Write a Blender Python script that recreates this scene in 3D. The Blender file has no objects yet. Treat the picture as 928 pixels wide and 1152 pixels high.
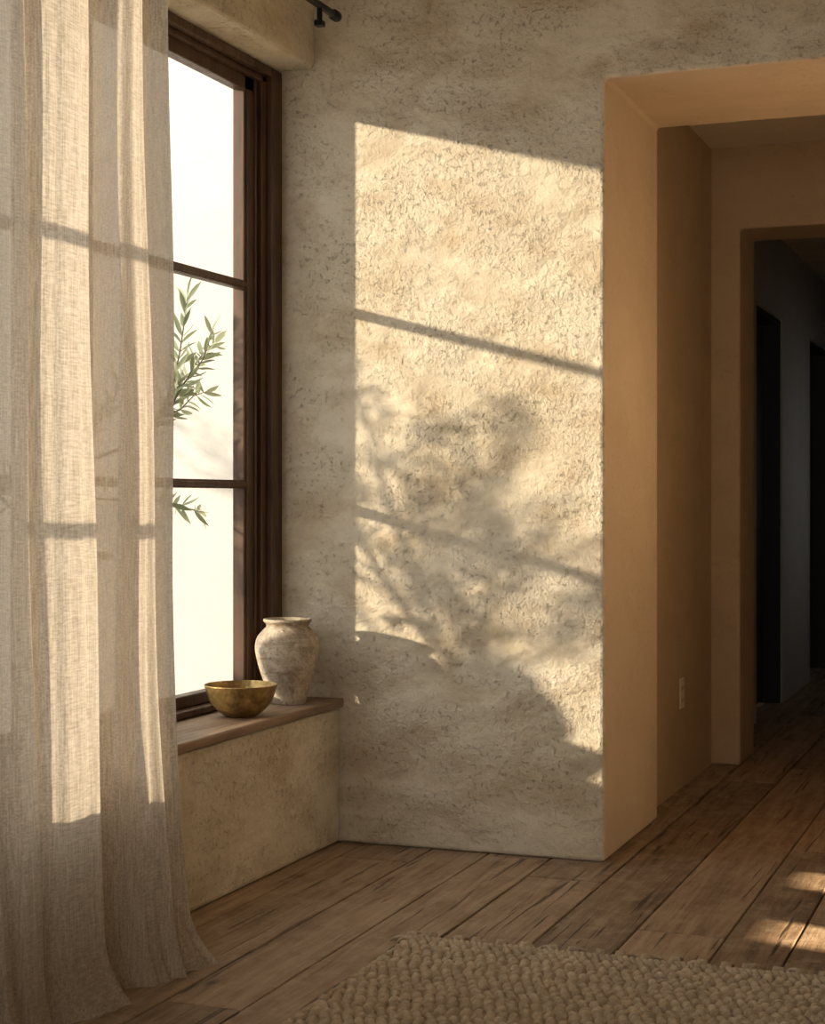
import bpy, bmesh, math, random
import numpy as np
from mathutils import Vector, Matrix
random.seed(7)
D = bpy.data
scene = bpy.context.scene
col = scene.collection
scene.view_settings.view_transform = 'Standard'
scene.view_settings.look = 'None'
scene.view_settings.exposure = 0.0

# ------------------------------------------------------------ node helpers
def new_mat(name):
    m = D.materials.new(name); m.use_nodes = True
    nt = m.node_tree; nt.nodes.clear()
    return m, nt
def N(nt, t, **kw):
    n = nt.nodes.new(t)
    for k, v in kw.items():
        if k.startswith('_'): setattr(n, k[1:], v)
        else: n.inputs[k.replace('__', ' ')].default_value = v
    return n
def L(nt, a, b): nt.links.new(a, b)
def coords(nt, scale=(1,1,1), rot=(0,0,0)):
    tc = N(nt, 'ShaderNodeTexCoord'); mp = N(nt, 'ShaderNodeMapping')
    mp.inputs['Scale'].default_value = scale; mp.inputs['Rotation'].default_value = rot
    L(nt, tc.outputs['Object'], mp.inputs['Vector']); return mp.outputs['Vector']
def noise(nt, vec, scale, detail=5, rough=0.55, dist=0.0):
    n = N(nt, 'ShaderNodeTexNoise', Scale=scale, Detail=detail, Roughness=rough, Distortion=dist)
    L(nt, vec, n.inputs['Vector']); return n.outputs['Fac']
def ramp(nt, fac, stops):
    r = N(nt, 'ShaderNodeValToRGB'); e = r.color_ramp.elements
    while len(e) < len(stops): e.new(0.5)
    for i, (p, c) in enumerate(stops):
        e[i].position = p
        e[i].color = (c, c, c, 1) if isinstance(c, (int, float)) else (*c, 1)
    L(nt, fac, r.inputs['Fac']); return r.outputs['Color']
def mixc(nt, f, a, b, mode='MIX'):
    m = N(nt, 'ShaderNodeMix'); m.data_type = 'RGBA'; m.blend_type = mode
    for s, v in ((m.inputs[0], f), (m.inputs[6], a), (m.inputs[7], b)):
        if hasattr(v, 'links') or isinstance(v, bpy.types.NodeSocket): L(nt, v, s)
        elif isinstance(v, (int, float)): s.default_value = v
        else: s.default_value = (*v, 1)
    return m.outputs[2]
def math_n(nt, op, a, b=0.0):
    m = N(nt, 'ShaderNodeMath'); m.operation = op
    for s, v in ((m.inputs[0], a), (m.inputs[1], b)):
        if isinstance(v, bpy.types.NodeSocket): L(nt, v, s)
        else: s.default_value = v
    return m.outputs[0]
def finish(nt, color, rough=0.8, bump=None, bstr=0.5, bdist=0.01, metallic=0.0, spec=0.3):
    p = N(nt, 'ShaderNodeBsdfPrincipled'); o = N(nt, 'ShaderNodeOutputMaterial')
    if isinstance(color, bpy.types.NodeSocket): L(nt, color, p.inputs['Base Color'])
    else: p.inputs['Base Color'].default_value = (*color, 1)
    if isinstance(rough, bpy.types.NodeSocket): L(nt, rough, p.inputs['Roughness'])
    else: p.inputs['Roughness'].default_value = rough
    p.inputs['Metallic'].default_value = metallic
    p.inputs['Specular IOR Level'].default_value = spec
    if bump is not None:
        b = N(nt, 'ShaderNodeBump', Strength=bstr, Distance=bdist)
        L(nt, bump, b.inputs['Height']); L(nt, b.outputs['Normal'], p.inputs['Normal'])
    L(nt, p.outputs[0], o.inputs['Surface']); return p

# ------------------------------------------------------------ materials
def plaster(name, c1, c2, c3, bstr=0.8, bdist=0.012, stain=1.0):
    m, nt = new_mat(name)
    v = coords(nt); vs = coords(nt, (1, 1, 1.7), (0.0, -0.7, 0.0))
    big = noise(nt, v, 2.0, 6, 0.6, 0.4)
    mid = noise(nt, vs, 3.6, 9, 0.68, 0.3)
    area = ramp(nt, noise(nt, vs, 3.2, 4, 0.6, 0.3), [(0.40, 0.15), (0.58, 1.0)])
    c = mixc(nt, ramp(nt, big, [(0.38, 0.0), (0.66, 1.0)]), c1, c2)
    c = mixc(nt, math_n(nt, 'MULTIPLY', ramp(nt, mid, [(0.46, 0.0), (0.70, 1.0)]), stain), c, c3)
    pits = ramp(nt, noise(nt, v, 54, 5, 0.66, 0.0), [(0.35, 0.0), (0.44, 1.0)])
    inv = math_n(nt, 'MULTIPLY', math_n(nt, 'SUBTRACT', 1.0, pits), area)
    c = mixc(nt, math_n(nt, 'MULTIPLY', inv, 0.55*stain), c, tuple(x*0.6 for x in c3))
    h = math_n(nt, 'MULTIPLY', math_n(nt, 'MULTIPLY', noise(nt, v, 120, 4, 0.65, 0.0), math_n(nt, 'ADD', area, 0.3)), 0.38)
    h = math_n(nt, 'ADD', h, math_n(nt, 'MULTIPLY', math_n(nt, 'MULTIPLY', noise(nt, v, 44, 3, 0.55, 0.0), math_n(nt, 'ADD', area, 0.25)), 0.42))
    h = math_n(nt, 'ADD', h, math_n(nt, 'MULTIPLY', noise(nt, vs, 16, 3, 0.5, 0.0), 0.35))
    h = math_n(nt, 'SUBTRACT', h, math_n(nt, 'MULTIPLY', inv, 0.32))
    h = math_n(nt, 'ADD', h, math_n(nt, 'MULTIPLY', noise(nt, vs, 5, 2, 0.5, 0.2), 1.7))
    finish(nt, c, 0.92, h, bstr, bdist, spec=0.15)
    return m
M_PL = plaster('rough_lime_plaster', (0.76, 0.69, 0.56), (0.68, 0.60, 0.46), (0.52, 0.415, 0.28), 0.74, 0.02)
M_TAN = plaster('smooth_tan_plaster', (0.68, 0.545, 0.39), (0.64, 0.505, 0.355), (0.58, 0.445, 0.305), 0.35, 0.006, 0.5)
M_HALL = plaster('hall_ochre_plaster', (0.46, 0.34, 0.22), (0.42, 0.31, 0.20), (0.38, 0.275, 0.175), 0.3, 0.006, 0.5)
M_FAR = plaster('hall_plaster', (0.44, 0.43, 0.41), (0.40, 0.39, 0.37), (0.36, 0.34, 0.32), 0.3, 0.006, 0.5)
M_EXT = plaster('pale_stucco', (0.53, 0.53, 0.525), (0.50, 0.50, 0.495), (0.48, 0.475, 0.46), 0.25, 0.006, 0.3)
M_CEIL = plaster('ceiling_plaster', (0.62, 0.54, 0.43), (0.58, 0.50, 0.4), (0.5, 0.43, 0.33), 0.4, 0.008, 0.5)

def wood(name, dark, mid, light, axis='Y', rough=0.5, island=True, sc=1.0, bstr=0.35):
    m, nt = new_mat(name)
    s = {'Y': (1, 0.07, 1), 'Z': (1, 1, 0.07), 'X': (0.07, 1, 1)}[axis]
    tc = N(nt, 'ShaderNodeTexCoord'); mp = N(nt, 'ShaderNodeMapping'); mp.inputs['Scale'].default_value = s
    if island:
        g = N(nt, 'ShaderNodeNewGeometry')
        cm = N(nt, 'ShaderNodeCombineXYZ')
        off = math_n(nt, 'MULTIPLY', g.outputs['Random Per Island'], 37.0)
        L(nt, off, cm.inputs[0]); L(nt, off, cm.inputs[1]); L(nt, off, cm.inputs[2])
        va = N(nt, 'ShaderNodeVectorMath'); va.operation = 'ADD'
        L(nt, tc.outputs['Object'], va.inputs[0]); L(nt, cm.outputs[0], va.inputs[1])
        L(nt, va.outputs[0], mp.inputs['Vector'])
    else: L(nt, tc.outputs['Object'], mp.inputs['Vector'])
    v = mp.outputs['Vector']
    g1 = noise(nt, v, 22*sc, 8, 0.62, 1.4)
    g2 = noise(nt, v, 120*sc, 4, 0.6, 0.2)
    c = ramp(nt, g1, [(0.3, dark), (0.5, mid), (0.72, light)])
    c = mixc(nt, math_n(nt, 'MULTIPLY', ramp(nt, g2, [(0.45, 0.0), (0.7, 1.0)]), 0.5), c, dark)
    big = noise(nt, tc.outputs['Object'], 3.0, 5, 0.6, 0.5)
    c = mixc(nt, math_n(nt, 'MULTIPLY', ramp(nt, big, [(0.4, 0.0), (0.7, 1.0)]), 0.5), c, light)
    h = math_n(nt, 'ADD', math_n(nt, 'MULTIPLY', g1, 0.7), math_n(nt, 'MULTIPLY', g2, 0.6))
    if island:
        hv = N(nt, 'ShaderNodeHueSaturation'); L(nt, c, hv.inputs['Color'])
        L(nt, math_n(nt, 'ADD', math_n(nt, 'MULTIPLY', g.outputs['Random Per Island'], 0.55), 0.75), hv.inputs['Value'])
        c = hv.outputs[0]
        wear = noise(nt, tc.outputs['Object'], 11, 8, 0.75, 0.4)
        c = mixc(nt, math_n(nt, 'MULTIPLY', ramp(nt, wear, [(0.48, 0.0), (0.63, 1.0)]), 0.6), c, (0.44, 0.345, 0.25))
        mc = N(nt, 'ShaderNodeMapping'); mc.inputs['Scale'].default_value = (1, 0.035, 1); L(nt, va.outputs[0], mc.inputs['Vector'])
        crack = ramp(nt, noise(nt, mc.outputs[0], 58, 3, 0.5, 0.6), [(0.325, 1.0), (0.375, 0.0)])
        c = mixc(nt, math_n(nt, 'MULTIPLY', crack, 0.8), c, tuple(x*0.25 for x in dark))
        vo = N(nt, 'ShaderNodeTexVoronoi', Scale=2.6); mk = N(nt, 'ShaderNodeMapping'); mk.inputs['Scale'].default_value = (1.6, 0.7, 1)
        L(nt, va.outputs[0], mk.inputs['Vector']); L(nt, mk.outputs[0], vo.inputs['Vector'])
        c = mixc(nt, math_n(nt, 'MULTIPLY', ramp(nt, vo.outputs['Distance'], [(0.02, 1.0), (0.065, 0.0)]), 0.85), c, tuple(x*0.3 for x in dark))
        h = math_n(nt, 'SUBTRACT', h, math_n(nt, 'MULTIPLY', crack, 0.8))
        h = math_n(nt, 'ADD', h, math_n(nt, 'MULTIPLY', wear, 1.2))
    rg = ramp(nt, g1, [(0.3, rough+0.15), (0.7, rough-0.05)])
    finish(nt, c, rg, h, bstr, 0.004, spec=0.4)
    return m
M_FLOOR = wood('worn_oak_planks', (0.12, 0.076, 0.048), (0.275, 0.185, 0.118), (0.40, 0.295, 0.20), 'Y', 0.42, True, 1.0, 0.85)
def flat(name, c, r=0.6, metal=0.0, spec=0.4, nscale=30, var=0.25, bstr=0.2):
    m, nt = new_mat(name); v = coords(nt)
    n = noise(nt, v, nscale, 5, 0.6)
    cc = mixc(nt, ramp(nt, n, [(0.35, 0.0), (0.7, 1.0)]), c, tuple(x*(1-var) for x in c))
    finish(nt, cc, r, n, bstr, 0.003, metal, spec); return m
M_SUB = flat('dark_subfloor', (0.02, 0.012, 0.008), 0.9)
M_FRAME = wood('dark_walnut_frame', (0.035, 0.018, 0.011), (0.075, 0.038, 0.022), (0.13, 0.068, 0.038), 'Z', 0.4, False, 1.0, 0.15)
M_SILL = wood('sill_wood', (0.13, 0.08, 0.05), (0.27, 0.18, 0.12), (0.40, 0.29, 0.20), 'Y', 0.5, False, 1.0, 0.2)
M_BLACK = flat('blackened_iron', (0.012, 0.014, 0.016), 0.45, 0.6)
M_DOOR = flat('dark_doorway_fill', (0.012, 0.012, 0.013), 0.55)  # near-black leaves stand in for the darkness of open doorways
M_PLATE = flat('outlet_plastic', (0.66, 0.56, 0.42), 0.4, 0, 0.4, 5, 0.05, 0)
M_SLOT = flat('outlet_slot', (0.03, 0.02, 0.02), 0.5)
M_GRND = flat('pale_gravel', (0.55, 0.5, 0.42), 0.95, 0, 0.1, 25, 0.3)
M_BARK = flat('olive_bark', (0.16, 0.13, 0.10), 0.9, 0, 0.1, 40, 0.5)
M_TERRA = flat('terracotta', (0.42, 0.24, 0.15), 0.85, 0, 0.2, 12, 0.3)

def glass_mat():
    m, nt = new_mat('window_glass')
    t = N(nt, 'ShaderNodeBsdfTransparent'); t.inputs[0].default_value = (0.98, 0.985, 0.98, 1)
    g = N(nt, 'ShaderNodeBsdfGlossy', Roughness=0.02)
    mx = N(nt, 'ShaderNodeMixShader'); mx.inputs[0].default_value = 0.02; o = N(nt, 'ShaderNodeOutputMaterial')
    L(nt, t.outputs[0], mx.inputs[1]); L(nt, g.outputs[0], mx.inputs[2]); L(nt, mx.outputs[0], o.inputs[0])
    return m
M_GLASS = glass_mat()

def linen_mat():
    m, nt = new_mat('sheer_linen')
    v1 = coords(nt, (1, 1, 0.06)); v2 = coords(nt, (1, 0.09, 1))
    a = noise(nt, v1, 250, 3, 0.6); b = noise(nt, v2, 250, 3, 0.6)
    ab = math_n(nt, 'ADD', a, b)
    blot = noise(nt, coords(nt, (1, 1, 0.5)), 9, 4, 0.6)
    c = mixc(nt, ramp(nt, math_n(nt, 'MULTIPLY', ab, 0.5), [(0.38, 0.0), (0.62, 1.0)]), (0.48, 0.41, 0.33), (0.74, 0.67, 0.57))
    c = mixc(nt, math_n(nt, 'MULTIPLY', blot, 0.25), c, (0.50, 0.42, 0.33))
    bp = N(nt, 'ShaderNodeBump', Strength=0.4, Distance=0.002); L(nt, ab, bp.inputs['Height'])
    d = N(nt, 'ShaderNodeBsdfDiffuse'); L(nt, c, d.inputs[0]); L(nt, bp.outputs[0], d.inputs['Normal'])
    t = N(nt, 'ShaderNodeBsdfTranslucent'); L(nt, c, t.inputs[0]); L(nt, bp.outputs[0], t.inputs['Normal'])
    mx = N(nt, 'ShaderNodeMixShader'); mx.inputs[0].default_value = 0.57
    L(nt, d.outputs[0], mx.inputs[1]); L(nt, t.outputs[0], mx.inputs[2])
    tr = N(nt, 'ShaderNodeBsdfTransparent')
    mx2 = N(nt, 'ShaderNodeMixShader'); o = N(nt, 'ShaderNodeOutputMaterial')
    f = ramp(nt, math_n(nt, 'MULTIPLY', ab, 0.5), [(0.34, 0.17), (0.56, 0.04)])
    L(nt, f, mx2.inputs[0]); L(nt, mx.outputs[0], mx2.inputs[1]); L(nt, tr.outputs[0], mx2.inputs[2]); L(nt, mx2.outputs[0], o.inputs[0])
    return m
M_LINEN = linen_mat()

def leaf_mat():
    m, nt = new_mat('olive_leaf')
    g = N(nt, 'ShaderNodeNewGeometry')
    c = mixc(nt, g.outputs['Random Per Island'], (0.17, 0.21, 0.12), (0.36, 0.41, 0.28))
    d = N(nt, 'ShaderNodeBsdfPrincipled', Roughness=0.5); L(nt, c, d.inputs['Base Color'])
    t = N(nt, 'ShaderNodeBsdfTranslucent'); L(nt, c, t.inputs[0])
    mx = N(nt, 'ShaderNodeMixShader'); mx.inputs[0].default_value = 0.4; o = N(nt, 'ShaderNodeOutputMaterial')
    L(nt, d.outputs[0], mx.inputs[1]); L(nt, t.outputs[0], mx.inputs[2]); L(nt, mx.outputs[0], o.inputs[0]); return m
M_LEAF = leaf_mat()

def jute_mat():
    m, nt = new_mat('woven_jute'); v = coords(nt)
    n = noise(nt, v, 30, 5, 0.6); f = noise(nt, coords(nt, (0.4, 1, 1)), 420, 3, 0.6)
    c = mixc(nt, ramp(nt, n, [(0.3, 0.0), (0.7, 1.0)]), (0.38, 0.30, 0.21), (0.68, 0.57, 0.43))
    c = mixc(nt, math_n(nt, 'MULTIPLY', ramp(nt, f, [(0.4, 0.0), (0.65, 1.0)]), 0.3), c, (0.24, 0.18, 0.12))
    finish(nt, c, 0.95, f, 0.4, 0.002, spec=0.1); return m
M_JUTE = jute_mat()

def ceramic_mat():
    m, nt = new_mat('weathered_earthenware'); v = coords(nt)
    n = noise(nt, v, 14, 9, 0.75, 0.6); s = noise(nt, v, 110, 5, 0.7)
    band = noise(nt, coords(nt, (0.5, 0.5, 3)), 9, 6, 0.7, 0.4)
    c = mixc(nt, ramp(nt, n, [(0.38, 0.0), (0.56, 1.0)]), (0.32, 0.25, 0.18), (0.60, 0.52, 0.41))
    c = mixc(nt, math_n(nt, 'MULTIPLY', ramp(nt, band, [(0.50, 0.0), (0.64, 1.0)]), 0.6), c, (0.24, 0.175, 0.115))
    c = mixc(nt, math_n(nt, 'MULTIPLY', ramp(nt, s, [(0.54, 0.0), (0.65, 1.0)]), 0.7), c, (0.18, 0.125, 0.08))
    finish(nt, c, 0.85, math_n(nt, 'ADD', n, s), 0.8, 0.006, spec=0.2); return m
M_CER = ceramic_mat()
def brass_mat():
    m, nt = new_mat('aged_brass'); v = coords(nt)
    n = noise(nt, v, 22, 6, 0.65, 0.4)
    vo = N(nt, 'ShaderNodeTexVoronoi', Scale=70); L(nt, v, vo.inputs['Vector'])
    c = mixc(nt, ramp(nt, n, [(0.35, 0.0), (0.65, 1.0)]), (0.22, 0.15, 0.06), (0.55, 0.39, 0.16))
    h = math_n(nt, 'ADD', vo.outputs['Distance'], math_n(nt, 'MULTIPLY', n, 0.5))
    finish(nt, c, ramp(nt, n, [(0.3, 0.5), (0.7, 0.3)]), h, 0.35, 0.004, 0.9, 0.5); return m
M_BRASS = brass_mat()

# ------------------------------------------------------------ mesh helpers
def obj_from_bm(name, bm, mats, smooth=False, parent=None):
    me = D.meshes.new(name); bm.normal_update(); bm.to_mesh(me); bm.free()
    for m in (mats if isinstance(mats, (list, tuple)) else [mats]): me.materials.append(m)
    if smooth:
        for p in me.polygons: p.use_smooth = True
    o = D.objects.new(name, me); col.objects.link(o)
    if parent: o.parent = parent
    return o
def empty(name):
    e = D.objects.new(name, None); col.objects.link(e); e.empty_display_size = 0.1; return e
def add_box(bm, b, bev=0.0, seg=2):
    x0, x1, y0, y1, z0, z1 = b
    t = bmesh.new()
    bmesh.ops.create_cube(t, size=1.0, matrix=Matrix.Translation(((x0+x1)/2, (y0+y1)/2, (z0+z1)/2)) @ Matrix.Diagonal((x1-x0, y1-y0, z1-z0, 1)))
    if bev > 0: bmesh.ops.bevel(t, geom=t.edges[:], offset=bev, segments=seg, profile=0.5, affect='EDGES')
    me = D.meshes.new('tmp'); t.to_mesh(me); t.free(); bm.from_mesh(me); D.meshes.remove(me)
def boxes(name, lst, mat, bev=0.0, seg=2, parent=None):
    bm = bmesh.new()
    for b in lst: add_box(bm, b, bev, seg)
    return obj_from_bm(name, bm, mat, False, parent)
def prism_xz(name, pts, y0, y1, mats, bev=0.015, inner=None, seg=3):
    bm = bmesh.new()
    a = [bm.verts.new((x, y0, z)) for x, z in pts]; b = [bm.verts.new((x, y1, z)) for x, z in pts]
    bm.faces.new(a); bm.faces.new(b[::-1])
    n = len(pts)
    for i in range(n): bm.faces.new((a[i], b[i], b[(i+1) % n], a[(i+1) % n]))
    bmesh.ops.recalc_face_normals(bm, faces=bm.faces[:])
    if bev: bmesh.ops.bevel(bm, geom=bm.edges[:], offset=bev, segments=seg, profile=0.5, affect='EDGES')
    bm.normal_update()
    if inner:
        for f in bm.faces:
            c = f.calc_center_median(); nn = f.normal
            if abs(nn.y) < 0.5 and inner(c): f.material_index = 1
            if nn.y > 0.5: f.material_index = 1
    return obj_from_bm(name, bm, mats)
def lathe(name, prof, center, mat, seg=96, parent=None, wob=0.0):
    bm = bmesh.new(); rings = []
    for r, z in prof:
        rings.append([bm.verts.new((center[0]+max(r, 1e-4)*(1+wob*math.sin(2*a+z*30))*math.cos(a), center[1]+max(r, 1e-4)*(1+wob*math.sin(2*a+1+z*30))*math.sin(a), center[2]+z))
                      for a in [2*math.pi*i/seg for i in range(seg)]])
    for k in range(len(rings)-1):
        for i in range(seg):
            bm.faces.new((rings[k][i], rings[k][(i+1) % seg], rings[k+1][(i+1) % seg], rings[k+1][i]))
    bm.faces.new(rings[0][::-1]); bm.faces.new(rings[-1])
    bmesh.ops.recalc_face_normals(bm, faces=bm.faces[:])
    return obj_from_bm(name, bm, mat, True, parent)
def smoothprof(pts, n=8):
    out = []
    P = [pts[0]] + pts + [pts[-1]]
    for i in range(1, len(P)-2):
        for k in range(n):
            t = k/n; r = []
            for d in (0, 1):
                p0, p1, p2, p3 = P[i-1][d], P[i][d], P[i+1][d], P[i+2][d]
                r.append(0.5*((2*p1)+(-p0+p2)*t+(2*p0-5*p1+4*p2-p3)*t*t+(-p0+3*p1-3*p2+p3)*t**3))
            out.append(tuple(r))
    out.append(pts[-1]); return out
def curve_obj(name, splines, depth, mat, parent=None, res=3):
    cu = D.curves.new(name, 'CURVE'); cu.dimensions = '3D'; cu.bevel_depth = depth; cu.bevel_resolution = res; cu.use_fill_caps = True
    for pts in splines:
        s = cu.splines.new('POLY'); s.points.add(len(pts)-1)
        for i, p in enumerate(pts):
            s.points[i].co = (p[0], p[1], p[2], 1); s.points[i].radius = p[3] if len(p) > 3 else 1.0
    cu.materials.append(mat)
    o = D.objects.new(name, cu); col.objects.link(o)
    dg = bpy.context.evaluated_depsgraph_get()
    me = D.meshes.new_from_object(o.evaluated_get(dg)); D.objects.remove(o)
    for p in me.polygons: p.use_smooth = True
    me.name = name
    o = D.objects.new(name, me); col.objects.link(o)
    if parent: o.parent = parent
    return o

CEIL = 2.9
# ------------------------------------------------------------ room shell
WL = -0.34
OX0, OX1, OZ = 0.87, 2.02, 2.376
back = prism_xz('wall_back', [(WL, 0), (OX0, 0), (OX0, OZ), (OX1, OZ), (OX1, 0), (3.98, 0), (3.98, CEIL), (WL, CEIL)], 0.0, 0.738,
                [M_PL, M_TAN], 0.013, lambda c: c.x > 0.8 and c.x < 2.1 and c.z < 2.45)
boxes('wall_left', [(WL, 0.0, -2.5, -0.0005, 0, 0.435), (WL, -0.0875, -2.5, -0.0005, 2.49, CEIL), (WL, 0.0, -7.2, -2.5, 0, CEIL)], M_PL, 0.016, 3)
boxes('wall_right', [(3.8, 3.98, -7.2, -1.17, 0, CEIL), (3.8, 3.98, -0.5, 0, 0, CEIL), (3.8, 3.98, -0.97, -0.70, 0.7, 1.36),
                     (3.8, 3.98, -1.17, -0.5, 0, 0.7), (3.8, 3.98, -1.17, -0.5, 1.36, CEIL)], M_PL)
QX0, QX1, QZ0, QZ1 = 0.4, 3.4, 0.4, 2.5
boxes('wall_front', [(WL, QX0, -7.4, -7.2, 0, CEIL), (QX1, 3.98, -7.4, -7.2, 0, CEIL), (QX0, QX1, -7.4, -7.2, 0, QZ0), (QX0, QX1, -7.4, -7.2, QZ1, CEIL)], M_PL)
boxes('ceiling', [(WL, 3.98, -7.4, 0.738, CEIL, CEIL+0.15), (0.55, 2.35, 0.738, 2.4, 2.555, 2.7), (0.55, 2.35, 2.35, 8.2, 2.5, 2.7)], M_CEIL)
# hallway
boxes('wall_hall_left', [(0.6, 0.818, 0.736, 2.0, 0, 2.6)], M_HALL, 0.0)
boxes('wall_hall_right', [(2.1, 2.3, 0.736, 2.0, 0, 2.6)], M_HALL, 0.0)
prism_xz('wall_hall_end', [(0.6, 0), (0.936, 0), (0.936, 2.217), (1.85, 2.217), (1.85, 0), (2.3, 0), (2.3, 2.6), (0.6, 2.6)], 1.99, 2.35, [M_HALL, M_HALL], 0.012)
D1 = (3.37, 4.22); D2 = (5.34, 6.2); DH = 2.07
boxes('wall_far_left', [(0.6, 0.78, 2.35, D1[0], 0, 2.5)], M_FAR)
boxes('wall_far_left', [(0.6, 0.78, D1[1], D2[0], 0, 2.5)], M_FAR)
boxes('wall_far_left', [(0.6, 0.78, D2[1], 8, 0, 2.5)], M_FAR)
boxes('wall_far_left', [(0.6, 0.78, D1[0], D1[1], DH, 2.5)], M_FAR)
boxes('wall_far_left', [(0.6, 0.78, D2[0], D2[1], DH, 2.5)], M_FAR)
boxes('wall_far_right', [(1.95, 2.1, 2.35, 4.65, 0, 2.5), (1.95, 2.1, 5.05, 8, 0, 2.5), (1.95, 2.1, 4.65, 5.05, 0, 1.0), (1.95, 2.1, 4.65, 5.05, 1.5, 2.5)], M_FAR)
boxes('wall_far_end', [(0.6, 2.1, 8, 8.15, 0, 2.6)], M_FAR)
for i, (a, b) in enumerate((D1, D2)):
    e = empty('door_%d' % (i+1))
    a += 0.002; b -= 0.002
    boxes('leaf', [(0.64, 0.68, a+0.03, b-0.03, 0.012, DH-0.033)], M_DOOR, 0.003, 1, e)
    boxes('casing', [(0.62, 0.772, a, a+0.028, 0.001, DH-0.003), (0.62, 0.772, b-0.028, b, 0.001, DH-0.003), (0.62, 0.772, a, b, DH-0.031, DH-0.003)], M_DOOR, 0.003, 1, e)
    boxes('panels', [(0.68, 0.688, a+0.12, b-0.12, 0.2, 0.95), (0.68, 0.688, a+0.12, b-0.12, 1.1, 1.9)], M_DOOR, 0.004, 1, e)
    lathe('knob', [(0.012, 0), (0.026, 0.012), (0.026, 0.03), (0.008, 0.04)], (0.70, a+0.08, 1.0), M_BLACK, 24, e)

# plank floor
def floor_planks():
    bm = bmesh.new(); rnd = random.Random(3)
    x = WL
    xs = []
    while x < 3.98:
        w = rnd.choice((0.17, 0.19, 0.2, 0.21, 0.23)); xs.append((x, min(x+w, 3.98))); x += w
    for (a, b) in xs:
        y = -7.4 - rnd.random()*2
        while y < 8.15:
            l = rnd.uniform(1.6, 3.2); y0, y1 = max(y, -7.4), min(y+l, 8.15)
            y += l
            if y1-y0 < 0.05: continue
            if a < 0.0 and y0 > 0.74: continue
            dz = rnd.uniform(-0.0018, 0.0)
            add_box(bm, (a+0.003, b-0.003, y0+0.002, y1-0.002, -0.022+dz, dz), 0.003, 2)
    add_box(bm, (WL, 3.98, -7.4, 8.15, -0.05, -0.020))
    bm.faces.ensure_lookup_table()
    for f in bm.faces[-6:]: f.material_index = 1
    return obj_from_bm('floor', bm, [M_FLOOR, M_SUB])
floor_planks()

# ------------------------------------------------------------ window with two casements
win = empty('window_1')
FX0, FX1 = -0.31, -0.205
YA, YB, YM = -0.001, -2.499, -1.25
ZB, ZT = 0.467, 2.488
fr = []
fr += [(FX0, FX1, -0.075, YA, ZB, ZT), (FX0, FX1, YB, -2.425, ZB, ZT), (FX0, FX1, -1.285, -1.215, ZB, ZT),
       (FX0, FX1, -2.425, -0.075, ZT-0.03, ZT), (FX0, FX1, -2.425, -0.075, ZB, ZB+0.02)]
boxes('outer_frame', fr, M_FRAME, 0.004, 2, win)
sash = []; bead = []
bmg = bmesh.new()
for (y1, y0) in ((-0.075, -1.215), (-1.285, -2.425)):
    z0, z1 = ZB+0.02, ZT-0.03
    sash += [(-0.30, -0.226, y1-0.035, y1, z0, z1), (-0.30, -0.226, y0, y0+0.035, z0, z1), (-0.30, -0.226, y0, y1, z1-0.02, z1)]
    sx0, sx1 = -0.285, -0.243
    w = 0.125
    sash += [(sx0, sx1, y1-w, y1-0.03, z0, z1), (sx0, sx1, y0+0.03, y0+w, z0, z1),
             (sx0, sx1, y0, y1, z0, z0+0.036), (sx0, sx1, y0, y1, z1-0.062, z1)]
    for zc in (1.148, 1.778):
        sash.append((sx0+0.008, sx1+0.002, y0+0.1, y1-0.1, zc-0.0135, zc+0.0135))
        bead.append((sx1, sx1+0.007, y0+0.1, y1-0.1, zc-0.007, zc+0.007))
    bead += [(sx1-0.006, sx1+0.006, y1-w+0.012, y1-w+0.03, z0+0.036, z1-0.062), (sx1-0.006, sx1+0.006, y1-0.06, y1-0.045, z0, z1)]
    q = [bmg.verts.new((-0.264, yy, zz)) for yy, zz in ((y0+0.11, z0+0.03), (y1-0.11, z0+0.03), (y1-0.11, z1-0.05), (y0+0.11, z1-0.05))]
    bmg.faces.new(q)
boxes('sash', sash, M_FRAME, 0.004, 2, win)
boxes('glazing_bead', bead, M_FRAME, 0.003, 2, win)
obj_from_bm('glass', bmg, M_GLASS, False, win)
boxes('window_sill', [(-0.335, 0.014, -2.499, -0.001, 0.435, 0.463)], M_SILL, 0.006, 3)
w2 = empty('rear_fill_opening')  # unseen opening added behind the camera for sky fill
boxes('frame_bars', [(QX0, QX1, -7.33, -7.27, QZ0, QZ0+0.06), (QX0, QX1, -7.33, -7.27, QZ1-0.06, QZ1), (QX0, QX0+0.06, -7.33, -7.27, QZ0+0.06, QZ1-0.06), (QX1-0.06, QX1, -7.33, -7.27, QZ0+0.06, QZ1-0.06), (1.87, 1.93, -7.33, -7.27, QZ0+0.06, QZ1-0.06)], M_FRAME, 0.004, 1, w2)
w3 = empty('spot_slits')  # unseen slits added to cut the floor spot into two bands
boxes('slit_frames', [(3.9, 3.93, -1.17, -1.16, 0.7, 1.36), (3.9, 3.93, -0.51, -0.5, 0.7, 1.36), (3.9, 3.93, -0.98, -0.97, 0.7, 1.36), (3.9, 3.93, -0.70, -0.69, 0.7, 1.36)], M_FRAME, 0, 1, w3)
w4 = empty('hall_fill_opening')  # unseen opening added to let dim light onto the far left wall
boxes('frame_bars', [(2.0, 2.04, 4.65, 4.67, 1.0, 1.5), (2.0, 2.04, 5.03, 5.05, 1.0, 1.5), (2.0, 2.04, 4.67, 5.03, 1.0, 1.02), (2.0, 2.04, 4.67, 5.03, 1.48, 1.5)], M_FRAME, 0, 1, w4)

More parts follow.
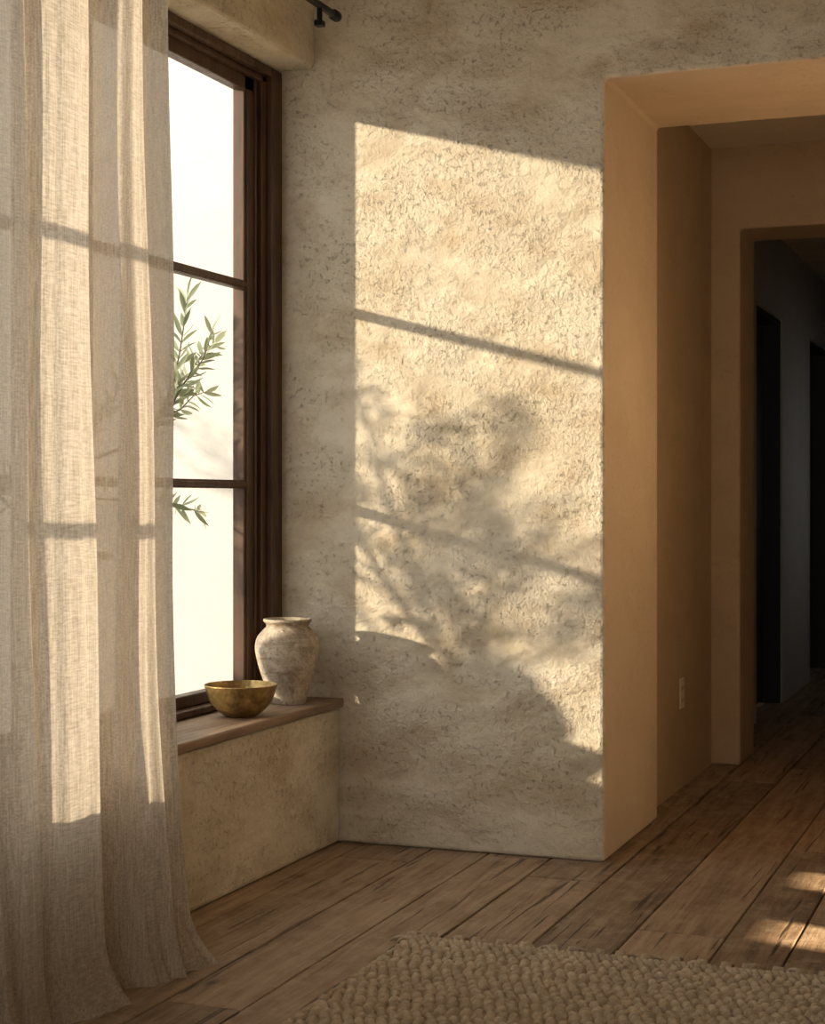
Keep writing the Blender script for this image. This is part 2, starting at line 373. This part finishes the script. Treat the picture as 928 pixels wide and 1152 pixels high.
# ------------------------------------------------------------ outlet
ot = empty('wall_outlet')
boxes('plate', [(0.818, 0.824, 1.345, 1.415, 0.305, 0.42)], M_PLATE, 0.002, 2, ot)
boxes('sockets', [(0.8235, 0.8246, 1.365, 1.369, 0.375, 0.39), (0.8235, 0.8246, 1.391, 1.395, 0.375, 0.39), (0.8235, 0.8246, 1.365, 1.369, 0.33, 0.345), (0.8235, 0.8246, 1.391, 1.395, 0.33, 0.345)], M_SLOT, 0, 1, ot)

# ------------------------------------------------------------ vase and bowl
SZ = 0.4632
pv = smoothprof([(0.052, 0.0), (0.058, 0.006), (0.070, 0.055), (0.089, 0.11), (0.101, 0.165), (0.096, 0.203), (0.076, 0.230), (0.066, 0.241), (0.069, 0.250), (0.0755, 0.257), (0.0745, 0.264)], 8)
pin = smoothprof([(0.068, 0.264), (0.059, 0.250), (0.058, 0.236), (0.066, 0.226), (0.086, 0.200), (0.093, 0.163), (0.082, 0.11), (0.063, 0.055), (0.03, 0.012)], 6)
lathe('ceramic_vase', pv + pin, (-0.098, -0.19, SZ), M_CER, 96, None, 0.006)
pb = smoothprof([(0.040, 0.0), (0.045, 0.002), (0.066, 0.016), (0.088, 0.040), (0.101, 0.070), (0.108, 0.094)], 8)
pbi = smoothprof([(0.105, 0.0945), (0.097, 0.070), (0.084, 0.042), (0.062, 0.019), (0.03, 0.007), (0.001, 0.005)], 8)
lathe('brass_bowl', pb + pbi, (-0.092, -0.525, SZ), M_BRASS, 96, None, 0.004)

# ------------------------------------------------------------ unseen lamp added on the right reveal to warm the left jamb
sc = empty('jamb_fill_lamp')
lathe('shade', [(0.045, 0.0), (0.05, 0.004), (0.06, 0.13), (0.058, 0.13), (0.047, 0.006)], (1.93, 0.22, 1.20), M_BLACK, 40, sc)
boxes('backplate', [(2.0, 2.02, 0.18, 0.26, 1.18, 1.32)], M_BLACK, 0.003, 1, sc)
curve_obj('arm', [[(2.005, 0.22, 1.23), (1.97, 0.22, 1.22), (1.965, 0.22, 1.23)]], 0.006, M_BLACK, sc, 3)

# ------------------------------------------------------------ curtain and rod
rod = empty('curtain_rod')
RX, RZ = 0.15, 2.535
curve_obj('rod', [[(RX, -0.40, RZ), (RX, -2.95, RZ)]], 0.011, M_BLACK, rod, 6)
curve_obj('finial', [[(RX, -0.41, RZ, 1), (RX, -0.40, RZ, 1.5), (RX, -0.375, RZ, 1.5), (RX, -0.365, RZ, 1.1)]], 0.011, M_BLACK, rod, 6)
curve_obj('bracket', [[(-0.085, -1.0, RZ-0.02), (RX, -1.0, RZ-0.02), (RX, -1.0, RZ)], [(RX, -0.50, RZ), (RX, -0.50, RZ-0.05)],
                      [(0.0, -2.7, RZ), (RX, -2.7, RZ)]], 0.008, M_BLACK, rod, 4)
boxes('bracket_plate', [(-0.0875, -0.078, -1.025, -0.975, RZ-0.043, RZ+0.03), (RX-0.012, RX+0.012, -0.515, -0.485, RZ-0.062, RZ-0.045)], M_BLACK, 0.002, 1, rod)

def curtain():
    nu, nv = 640, 150
    Y0, Y1 = -1.455, -2.85
    ztop = 2.522
    co = np.zeros((nv+1, nu+1, 3))
    for j in range(nv+1):
        q = j/nv; z = ztop*(1-q) + 0.004*q
        low = max(0.0, 1 - z/0.95)
        for i in range(nu+1):
            s = i/nu
            ph = 2*math.pi*(8.2*s + 0.35*math.sin(5.1*s*2+0.6) + 0.04*math.sin(1.6*z+4*s))
            amp = (0.036 + 0.028*(1-z/ztop) + 0.022*low*low)*(0.8+0.35*math.sin(11*s+1.0))
            f = math.sin(ph) + 0.28*math.sin(2*ph+0.8+0.4*z) + 0.16*math.sin(3.1*ph+z) + 0.06*math.sin(7.3*ph+2*z)
            x = 0.157 + amp*f + 0.004*math.sin(5*z+14*s) + 0.014*low**2
            y = Y0 + (Y1-Y0)*s + 0.026*math.cos(ph+0.4)*(0.6+0.4*(1-z/ztop)) + 0.022*(1-z/ztop)*(1-s)
            if z < 0.14:
                k = (1-z/0.14)
                x += 0.035*k*k*(1+0.6*math.sin(ph*0.5+1)); y += 0.025*k*k*math.sin(ph)
            top = max(0.0, (z-2.35)/0.17)
            x = x*(1-top*0.5) + RX*top*0.5
            co[j, i] = (x, y, z)
    me = D.meshes.new('linen_curtain'); v = co.reshape(-1, 3)
    faces = []
    W = nu+1
    for j in range(nv):
        for i in range(nu):
            a = j*W+i; faces.append((a, a+1, a+W+1, a+W))
    me.from_pydata(v.tolist(), [], faces)
    for p in me.polygons: p.use_smooth = True
    me.materials.append(M_LINEN)
    o = D.objects.new('linen_curtain', me); col.objects.link(o)
curtain()

# ------------------------------------------------------------ rug
def rug():
    e = empty('woven_rug')
    X0, X1, Y0, Y1 = 0.65, 2.95, -2.75, -1.09
    st = 0.0031
    nx, ny = int((X1-X0)/st), int((Y1-Y0)/st)
    X, Y = np.meshgrid(np.linspace(X0, X1, nx+1), np.linspace(Y0, Y1, ny+1))
    xw = X + 0.004*np.sin(Y*23+1)+0.003*np.sin(Y*61); yw = Y + 0.003*np.sin(X*17)+0.002*np.sin(X*53+2)
    ry = yw/0.034; row = np.floor(ry); fy = (ry-row)-0.5
    sl = np.where((row % 2) > 0.5, 0.30, -0.30)
    rx = xw/0.027 + sl*fy + 0.5*(row % 2); cx = np.floor(rx); fx = (rx-cx)-0.5
    rv = np.sin(row*12.9898+cx*78.233)*43758.5453; rv = rv-np.floor(rv)
    rv2 = np.sin(row*39.34+cx*11.135)*24634.63; rv2 = rv2-np.floor(rv2)
    fx = fx+(rv2-0.5)*0.08; fy = fy+(rv-0.5)*0.06
    h = np.sqrt(np.clip(1-(1.95*np.abs(fx))**2.6-(1.98*np.abs(fy))**2.4, 0, 1))
    Z = 0.002 + 0.021*h*(0.8+0.3*rv2)
    edge = np.minimum.reduce([X-X0, X1-X, Y-Y0, Y1-Y]); Z = np.where(edge < st*0.5, 0.001, Z)
    ex = 0.006*np.sin(Y*40)+0.003*np.sin(Y*97)
    Xo = X + np.exp(-(X-X0)/0.03)*ex
    Yo = Y + np.exp(-(Y1-Y)/0.03)*(0.005*np.sin(X*31)+0.003*np.sin(X*83))
    v = np.stack([Xo, Yo, Z], -1).reshape(-1, 3)
    W = nx+1
    idx = np.arange(ny*W).reshape(ny, W)[:, :nx].reshape(-1)
    f = np.stack([idx, idx+1, idx+W+1, idx+W], -1)
    me = D.meshes.new('weave')
    me.vertices.add(len(v)); me.vertices.foreach_set('co', v.ravel())
    me.loops.add(len(f)*4); me.loops.foreach_set('vertex_index', f.ravel())
    me.polygons.add(len(f)); me.polygons.foreach_set('loop_start', np.arange(len(f))*4)
    me.polygons.foreach_set('use_smooth', np.ones(len(f), bool))
    me.update(calc_edges=True); me.validate(); me.materials.append(M_JUTE)
    o = D.objects.new('weave', me); col.objects.link(o); o.parent = e
    rnd = random.Random(5); spl = []
    for ph in (0, math.pi):
        spl.append([(X0+(X1-X0)*t/600, Y1+0.006*math.cos(t*0.8+ph)+0.004*math.sin(t*0.11), 0.015+0.006*math.sin(t*0.8+ph), 1.25) for t in range(601)])
    x = X0+0.005
    while x < X1:
        y = Y1+0.004; a = rnd.uniform(-0.9, 0.9)
        spl.append([(x-0.010, y-0.004, 0.014, 0.9), (x-0.004, y+0.008, 0.026, 1.7), (x+0.005, y+0.013, 0.025, 1.8), (x+0.012, y+0.004, 0.012, 1.0)])
        for k in range(rnd.choice((1, 2, 2))):
            aa = a+rnd.uniform(-0.6, 0.6); l = rnd.uniform(0.03, 0.07); pts = []
            for t in range(6):
                q = t/5; aa += rnd.uniform(-0.35, 0.35)
                pts.append((x+math.sin(aa)*l*q, y+0.008+math.cos(aa)*l*q, max(0.006, 0.020-0.015*q+0.012*math.sin(q*3.1)), 0.9-0.35*q))
            spl.append(pts)
        x += rnd.uniform(0.045, 0.07)
    for k in range(9):
        aa = rnd.uniform(-1.9, 0.2); l = rnd.uniform(0.03, 0.08)
        spl.append([(X0+0.01+math.sin(aa)*l*q, Y1+math.cos(aa)*l*q*0.7, 0.014-0.008*q+0.010*math.sin(q*3), 0.9-0.3*q) for q in (0, .25, .5, .75, 1)])
    spl.append([(X0+0.002*math.sin(t*0.9), Y0+(Y1-Y0)*t/200, 0.010, 1.3+0.2*math.sin(t*1.7)) for t in range(201)])
    curve_obj('fringe', spl, 0.0062, M_JUTE, e, 2)
rug()

# ------------------------------------------------------------ outside: garden wall, ground, added shadow urn, olive tree
boxes('garden_wall', [(-7, WL-0.001, 1.2, 1.4, -0.2, 4.2)], M_EXT)
boxes('ground', [(-14, -0.342, -9, 9, -0.3, -0.2)], M_GRND)
urn = empty('shadow_urn')  # unseen urn added to cast a rounded shadow beside the vase's
UX, UY = -0.90, -0.94
boxes('pedestal', [(UX-0.09, UX+0.09, UY-0.09, UY+0.09, -0.2, 0.50), (UX-0.11, UX+0.11, UY-0.11, UY+0.11, 0.50, 0.53)], M_EXT, 0.006, 2, urn)
lathe('body', smoothprof([(0.07, 0.53), (0.085, 0.60), (0.125, 0.71), (0.145, 0.80), (0.125, 0.88), (0.085, 0.925), (0.095, 0.945)], 8) + [(0.08, 0.945), (0.07, 0.92), (0.10, 0.86), (0.06, 0.6)], (UX, UY, 0), M_TERRA, 64, urn)

tree = empty('olive_tree')
br = []; leaves = []
rt = random.Random(21)
def leaf_at(p, d, l):
    leaves.append((Vector(p), Vector(d).normalized(), l, rt.uniform(0, 6.28)))
def twig(pts, r0, r1, spacing=0.022, ll=(0.045, 0.07), spread=0.8, leafstart=0.1):
    n = len(pts); seg = []
    for i, p in enumerate(pts): seg.append((*p, r0+(r1-r0)*i/(n-1)))
    br.append(seg)
    P = [Vector(p) for p in pts]; tot = sum((P[i+1]-P[i]).length for i in range(n-1))
    s = leafstart*tot
    while s < tot:
        q = s; i = 0
        while i < n-2 and q > (P[i+1]-P[i]).length: q -= (P[i+1]-P[i]).length; i += 1
        d = (P[i+1]-P[i]).normalized(); p = P[i]+d*q
        rndv = Vector((rt.uniform(-1, 1), rt.uniform(-1, 1), rt.uniform(-1, 1))).cross(d).normalized()
        for sg in (1, -1):
            leaf_at(p, d*0.75+rndv*sg*spread, rt.uniform(*ll))
        s += spacing*rt.uniform(0.7, 1.3)
    leaf_at(P[-1], P[-1]-P[-2], ll[1])
def grow(p, d, length, r, depth, kids=3, sp=0.034):
    pts = [Vector(p)]; dd = Vector(d).normalized(); n = 5
    for i in range(n):
        dd = (dd + Vector((rt.uniform(-.18, .18), rt.uniform(-.18, .18), rt.uniform(-.12, .2)))).normalized()
        pts.append(pts[-1]+dd*length/n)
    if depth == 0:
        twig([tuple(q) for q in pts], r, 0.35, sp); return
    br.append([(*q, r*(1-0.45*i/n)) for i, q in enumerate(pts)])
    for k in range(kids):
        q = pts[rt.choice((2, 3, 4, 5))]
        nd = (dd*0.8 + Vector((rt.uniform(-.8, .8), rt.uniform(-.8, .8), rt.uniform(-.35, .6)))).normalized()
        grow(q, nd, length*rt.uniform(0.6, 0.8), r*0.55, depth-1, kids, sp)
    grow(pts[-1], dd, length*0.75, r*0.55, depth-1, kids, sp)
TB = (-1.75, -1.55, -0.22)
br.append([(TB[0], TB[1], TB[2], 14), (-1.72, -1.5, 0.2, 11), (-1.66, -1.45, 0.55, 9.5), (-1.62, -1.42, 0.8, 8), (-1.6, -1.38, 1.1, 6)])
for (z, d, l) in ((.8, (0.5, 0.45, 0.85), 0.46), (1.1, (0.15, 0.15, 1), 0.36), (.8, (0.75, 0.4, 0.35), 0.48),
                  (1.1, (0.6, 0.5, 0.35), 0.5), (1.1, (0.7, -0.05, 0.6), 0.35), (.9, (0.2, 0.8, 0.6), 0.45)):
    grow((-1.61, -1.40, z), d, l, 3.6, 2, 2, 0.032)
br.append([(-1.62, -1.42, 0.8, 5), (-1.3, -1.1, 1.05, 4), (-1.08, -0.86, 1.3, 3.2), (-0.98, -0.74, 1.5, 2.4)])
for (p, d, l, dep) in (((-0.98, -0.74, 1.5), (0.1, 0.05, 1.0), 0.2, 1), ((-1.08, -0.86, 1.3), (0.25, -0.05, 0.9), 0.22, 1), ((-0.98, -0.74, 1.5), (-0.1, -0.5, 0.7), 0.2, 1),
                       ((-1.25, -1.05, 1.1), (0.5, -0.1, 0.5), 0.24, 1), ((-1.15, -0.95, 1.2), (0.1, -0.6, 0.5), 0.26, 1), ((-1.08, -0.86, 1.3), (0.0, -0.9, 0.5), 0.26, 1),
                       ((-1.15, -0.95, 1.2), (0.5, -0.3, 0.1), 0.24, 1), ((-1.2, -1.05, 1.0), (0.4, -0.5, 0.35), 0.24, 1)):
    grow(p, d, l, 1.8, dep, 2, 0.030)
br.append([(-1.62, -1.42, 0.8, 4.5), (-1.2, -1.05, 1.0, 3.4), (-0.85, -0.66, 1.12, 2.6), (-0.56, -0.36, 1.27, 1.4)])
br.append([(-1.2, -1.05, 1.0, 2.6), (-0.95, -0.9, 1.02, 2.0), (-0.75, -0.78, 1.06, 1.4)])
twig([(-0.75, -0.78, 1.06), (-0.68, -0.74, 1.15), (-0.64, -0.72, 1.26)], 1.0, 0.4, 0.03)
twig([(-0.85, -0.84, 1.04), (-0.74, -0.86, 1.0), (-0.64, -0.84, 1.02)], 1.0, 0.4, 0.03)
twig([(-0.95, -0.9, 1.02), (-0.86, -0.94, 1.14), (-0.80, -0.95, 1.27)], 1.0, 0.4, 0.03)
twig([(-0.85, -0.66, 1.12), (-0.66, -0.60, 1.22), (-0.55, -0.56, 1.36)], 1.1, 0.4, 0.03)
twig([(-0.70, -0.51, 1.20), (-0.60, -0.40, 1.40), (-0.56, -0.36, 1.58)], 1.0, 0.4, 0.03)
br.append([(-0.85, -0.66, 1.12, 1.5), (-0.6, -0.40, 1.10, 0.9), (-0.52, -0.28, 1.10, 0.6)])
br.append([(-0.85, -0.66, 1.12, 1.6), (-0.7, -0.62, 0.98, 1.2), (-0.6, -0.60, 0.88, 0.8)])
twig([(-0.7, -0.62, 0.98), (-0.62, -0.56, 0.93), (-0.54, -0.5, 0.93)], 0.8, 0.4, 0.03)
LL = (0.055, 0.085)
twig([(-0.56, -0.36, 1.27), (-0.5, -0.24, 1.37), (-0.5, -0.13, 1.47), (-0.5, -0.03, 1.56), (-0.5, 0.09, 1.63)], 1.1, 0.4, 0.022, LL, 0.65)
twig([(-0.52, -0.29, 1.33), (-0.5, -0.20, 1.46), (-0.5, -0.15, 1.58), (-0.5, -0.12, 1.68), (-0.5, -0.10, 1.76)], 1.0, 0.4, 0.026, LL, 0.65)
twig([(-0.52, -0.25, 1.36), (-0.5, -0.15, 1.39), (-0.5, -0.06, 1.44), (-0.5, 0.03, 1.46)], 0.8, 0.35, 0.026, LL, 0.7)
twig([(-0.52, -0.22, 1.40), (-0.48, -0.12, 1.50), (-0.47, -0.05, 1.56), (-0.47, 0.02, 1.66)], 0.8, 0.35, 0.030, LL, 0.7)
twig([(-0.52, -0.28, 1.10), (-0.5, -0.18, 1.08), (-0.5, -0.09, 1.07), (-0.5, -0.03, 1.06)], 0.8, 0.35, 0.024, LL, 0.7)
twig([(-0.85, -0.66, 1.12), (-0.75, -0.5, 1.35), (-0.72, -0.46, 1.6)], 1.0, 0.4, 0.03, LL)
br.append([(-1.62, -1.42, 0.8, 4.5), (-2.2, -0.9, 1.2, 3), (-2.7, -0.3, 1.5, 2), (-2.8, 0.1, 1.65, 1.2)])
for (d, l) in (((0.4, 0.3, 0.2), 0.3), ((-0.3, 0.4, 0.3), 0.3), ((0.1, 0.5, -0.1), 0.3)):
    grow((-2.7, -0.2, 1.5), d, l, 1.2, 1)
curve_obj('branches', br, 0.0034, M_BARK, tree, 2)
bm = bmesh.new()
for (p, d, l, roll) in leaves:
    up = Vector((0, 0, 1)) if abs(d.z) < 0.9 else Vector((1, 0, 0))
    s = d.cross(up).normalized(); u = s.cross(d)
    s2 = s*math.cos(roll)+u*math.sin(roll); u2 = s2.cross(d)
    w = l*0.11
    prof = [(0, 0.001), (0.25, w*0.8), (0.5, w), (0.75, w*0.75), (1, 0.0006)]
    A = []
    for t, ww in prof:
        c = p+d*l*t - u2*l*0.12*t*t
        A.append((bm.verts.new(c-s2*ww+u2*ww*0.3), bm.verts.new(c), bm.verts.new(c+s2*ww+u2*ww*0.3)))
    for k in range(4):
        bm.faces.new((A[k][0], A[k][1], A[k+1][1], A[k+1][0])); bm.faces.new((A[k][1], A[k][2], A[k+1][2], A[k+1][1]))
obj_from_bm('foliage', bm, M_LEAF, True, tree)

# ------------------------------------------------------------ lights
sd = Vector((1.5, 1.0, -0.398)).normalized()
sun = D.lights.new('sun', 'SUN'); sun.energy = 6.6; sun.color = (1.0, 0.83, 0.60); sun.angle = math.radians(1.15)
so = D.objects.new('sun', sun); so.rotation_euler = sd.to_track_quat('-Z', 'Y').to_euler(); so.location = (-6, -5, 3); col.objects.link(so)
w = D.worlds.new('sky'); scene.world = w; w.use_nodes = True
bg = w.node_tree.nodes['Background']; bg.inputs[0].default_value = (0.98, 0.95, 0.90, 1); bg.inputs[1].default_value = 2.2
sp = D.lights.new('floor_patch_spot', 'SPOT'); sp.energy = 32000; sp.color = (1.0, 0.78, 0.50); sp.spot_size = math.radians(9); sp.spot_blend = 0.1; sp.shadow_soft_size = 0.10  # extra spot added for the bright floor bands, separate from the sun
spo = D.objects.new('floor_patch_spot', sp); spo.location = (11.8, -2.5, 5.6); col.objects.link(spo)
spo.rotation_euler = (Vector((1.6, -0.4, 0))-Vector(spo.location)).to_track_quat('-Z', 'Y').to_euler()
lp = D.lights.new('jamb_fill', 'POINT'); lp.energy = 8.5; lp.color = (1.0, 0.70, 0.40); lp.shadow_soft_size = 0.04  # added warm fill for the jamb opposite
lo = D.objects.new('jamb_fill', lp); lo.location = (1.93, 0.22, 1.36); col.objects.link(lo); lo.parent = sc

def portal(loc, rot, sx, sy):
    a = D.lights.new('portal', 'AREA'); a.shape = 'RECTANGLE'; a.size = sx; a.size_y = sy
    a.cycles.is_portal = True
    o = D.objects.new('portal', a); o.location = loc; o.rotation_euler = rot; col.objects.link(o)
portal((-0.345, -1.25, 1.48), (0, math.radians(-90), 0), 2.02, 2.5)
portal(((QX0+QX1)/2, -7.41, (QZ0+QZ1)/2), (math.radians(90), 0, 0), QX1-QX0, QZ1-QZ0)

# ------------------------------------------------------------ camera
cam = D.cameras.new('camera'); co = D.objects.new('camera', cam); col.objects.link(co)
co.location = (2.128, -4.936, 1.1)
co.rotation_euler = (math.radians(90), 0, math.radians(20.85))
cam.sensor_fit = 'VERTICAL'; cam.sensor_height = 36.0; cam.sensor_width = 29.0
cam.lens = 1880/1152*36.0
cam.shift_y = (562-576)/1152.0
cam.clip_start = 0.05
cam.dof.use_dof = True; cam.dof.focus_distance = 5.0; cam.dof.aperture_fstop = 11.0
scene.camera = co
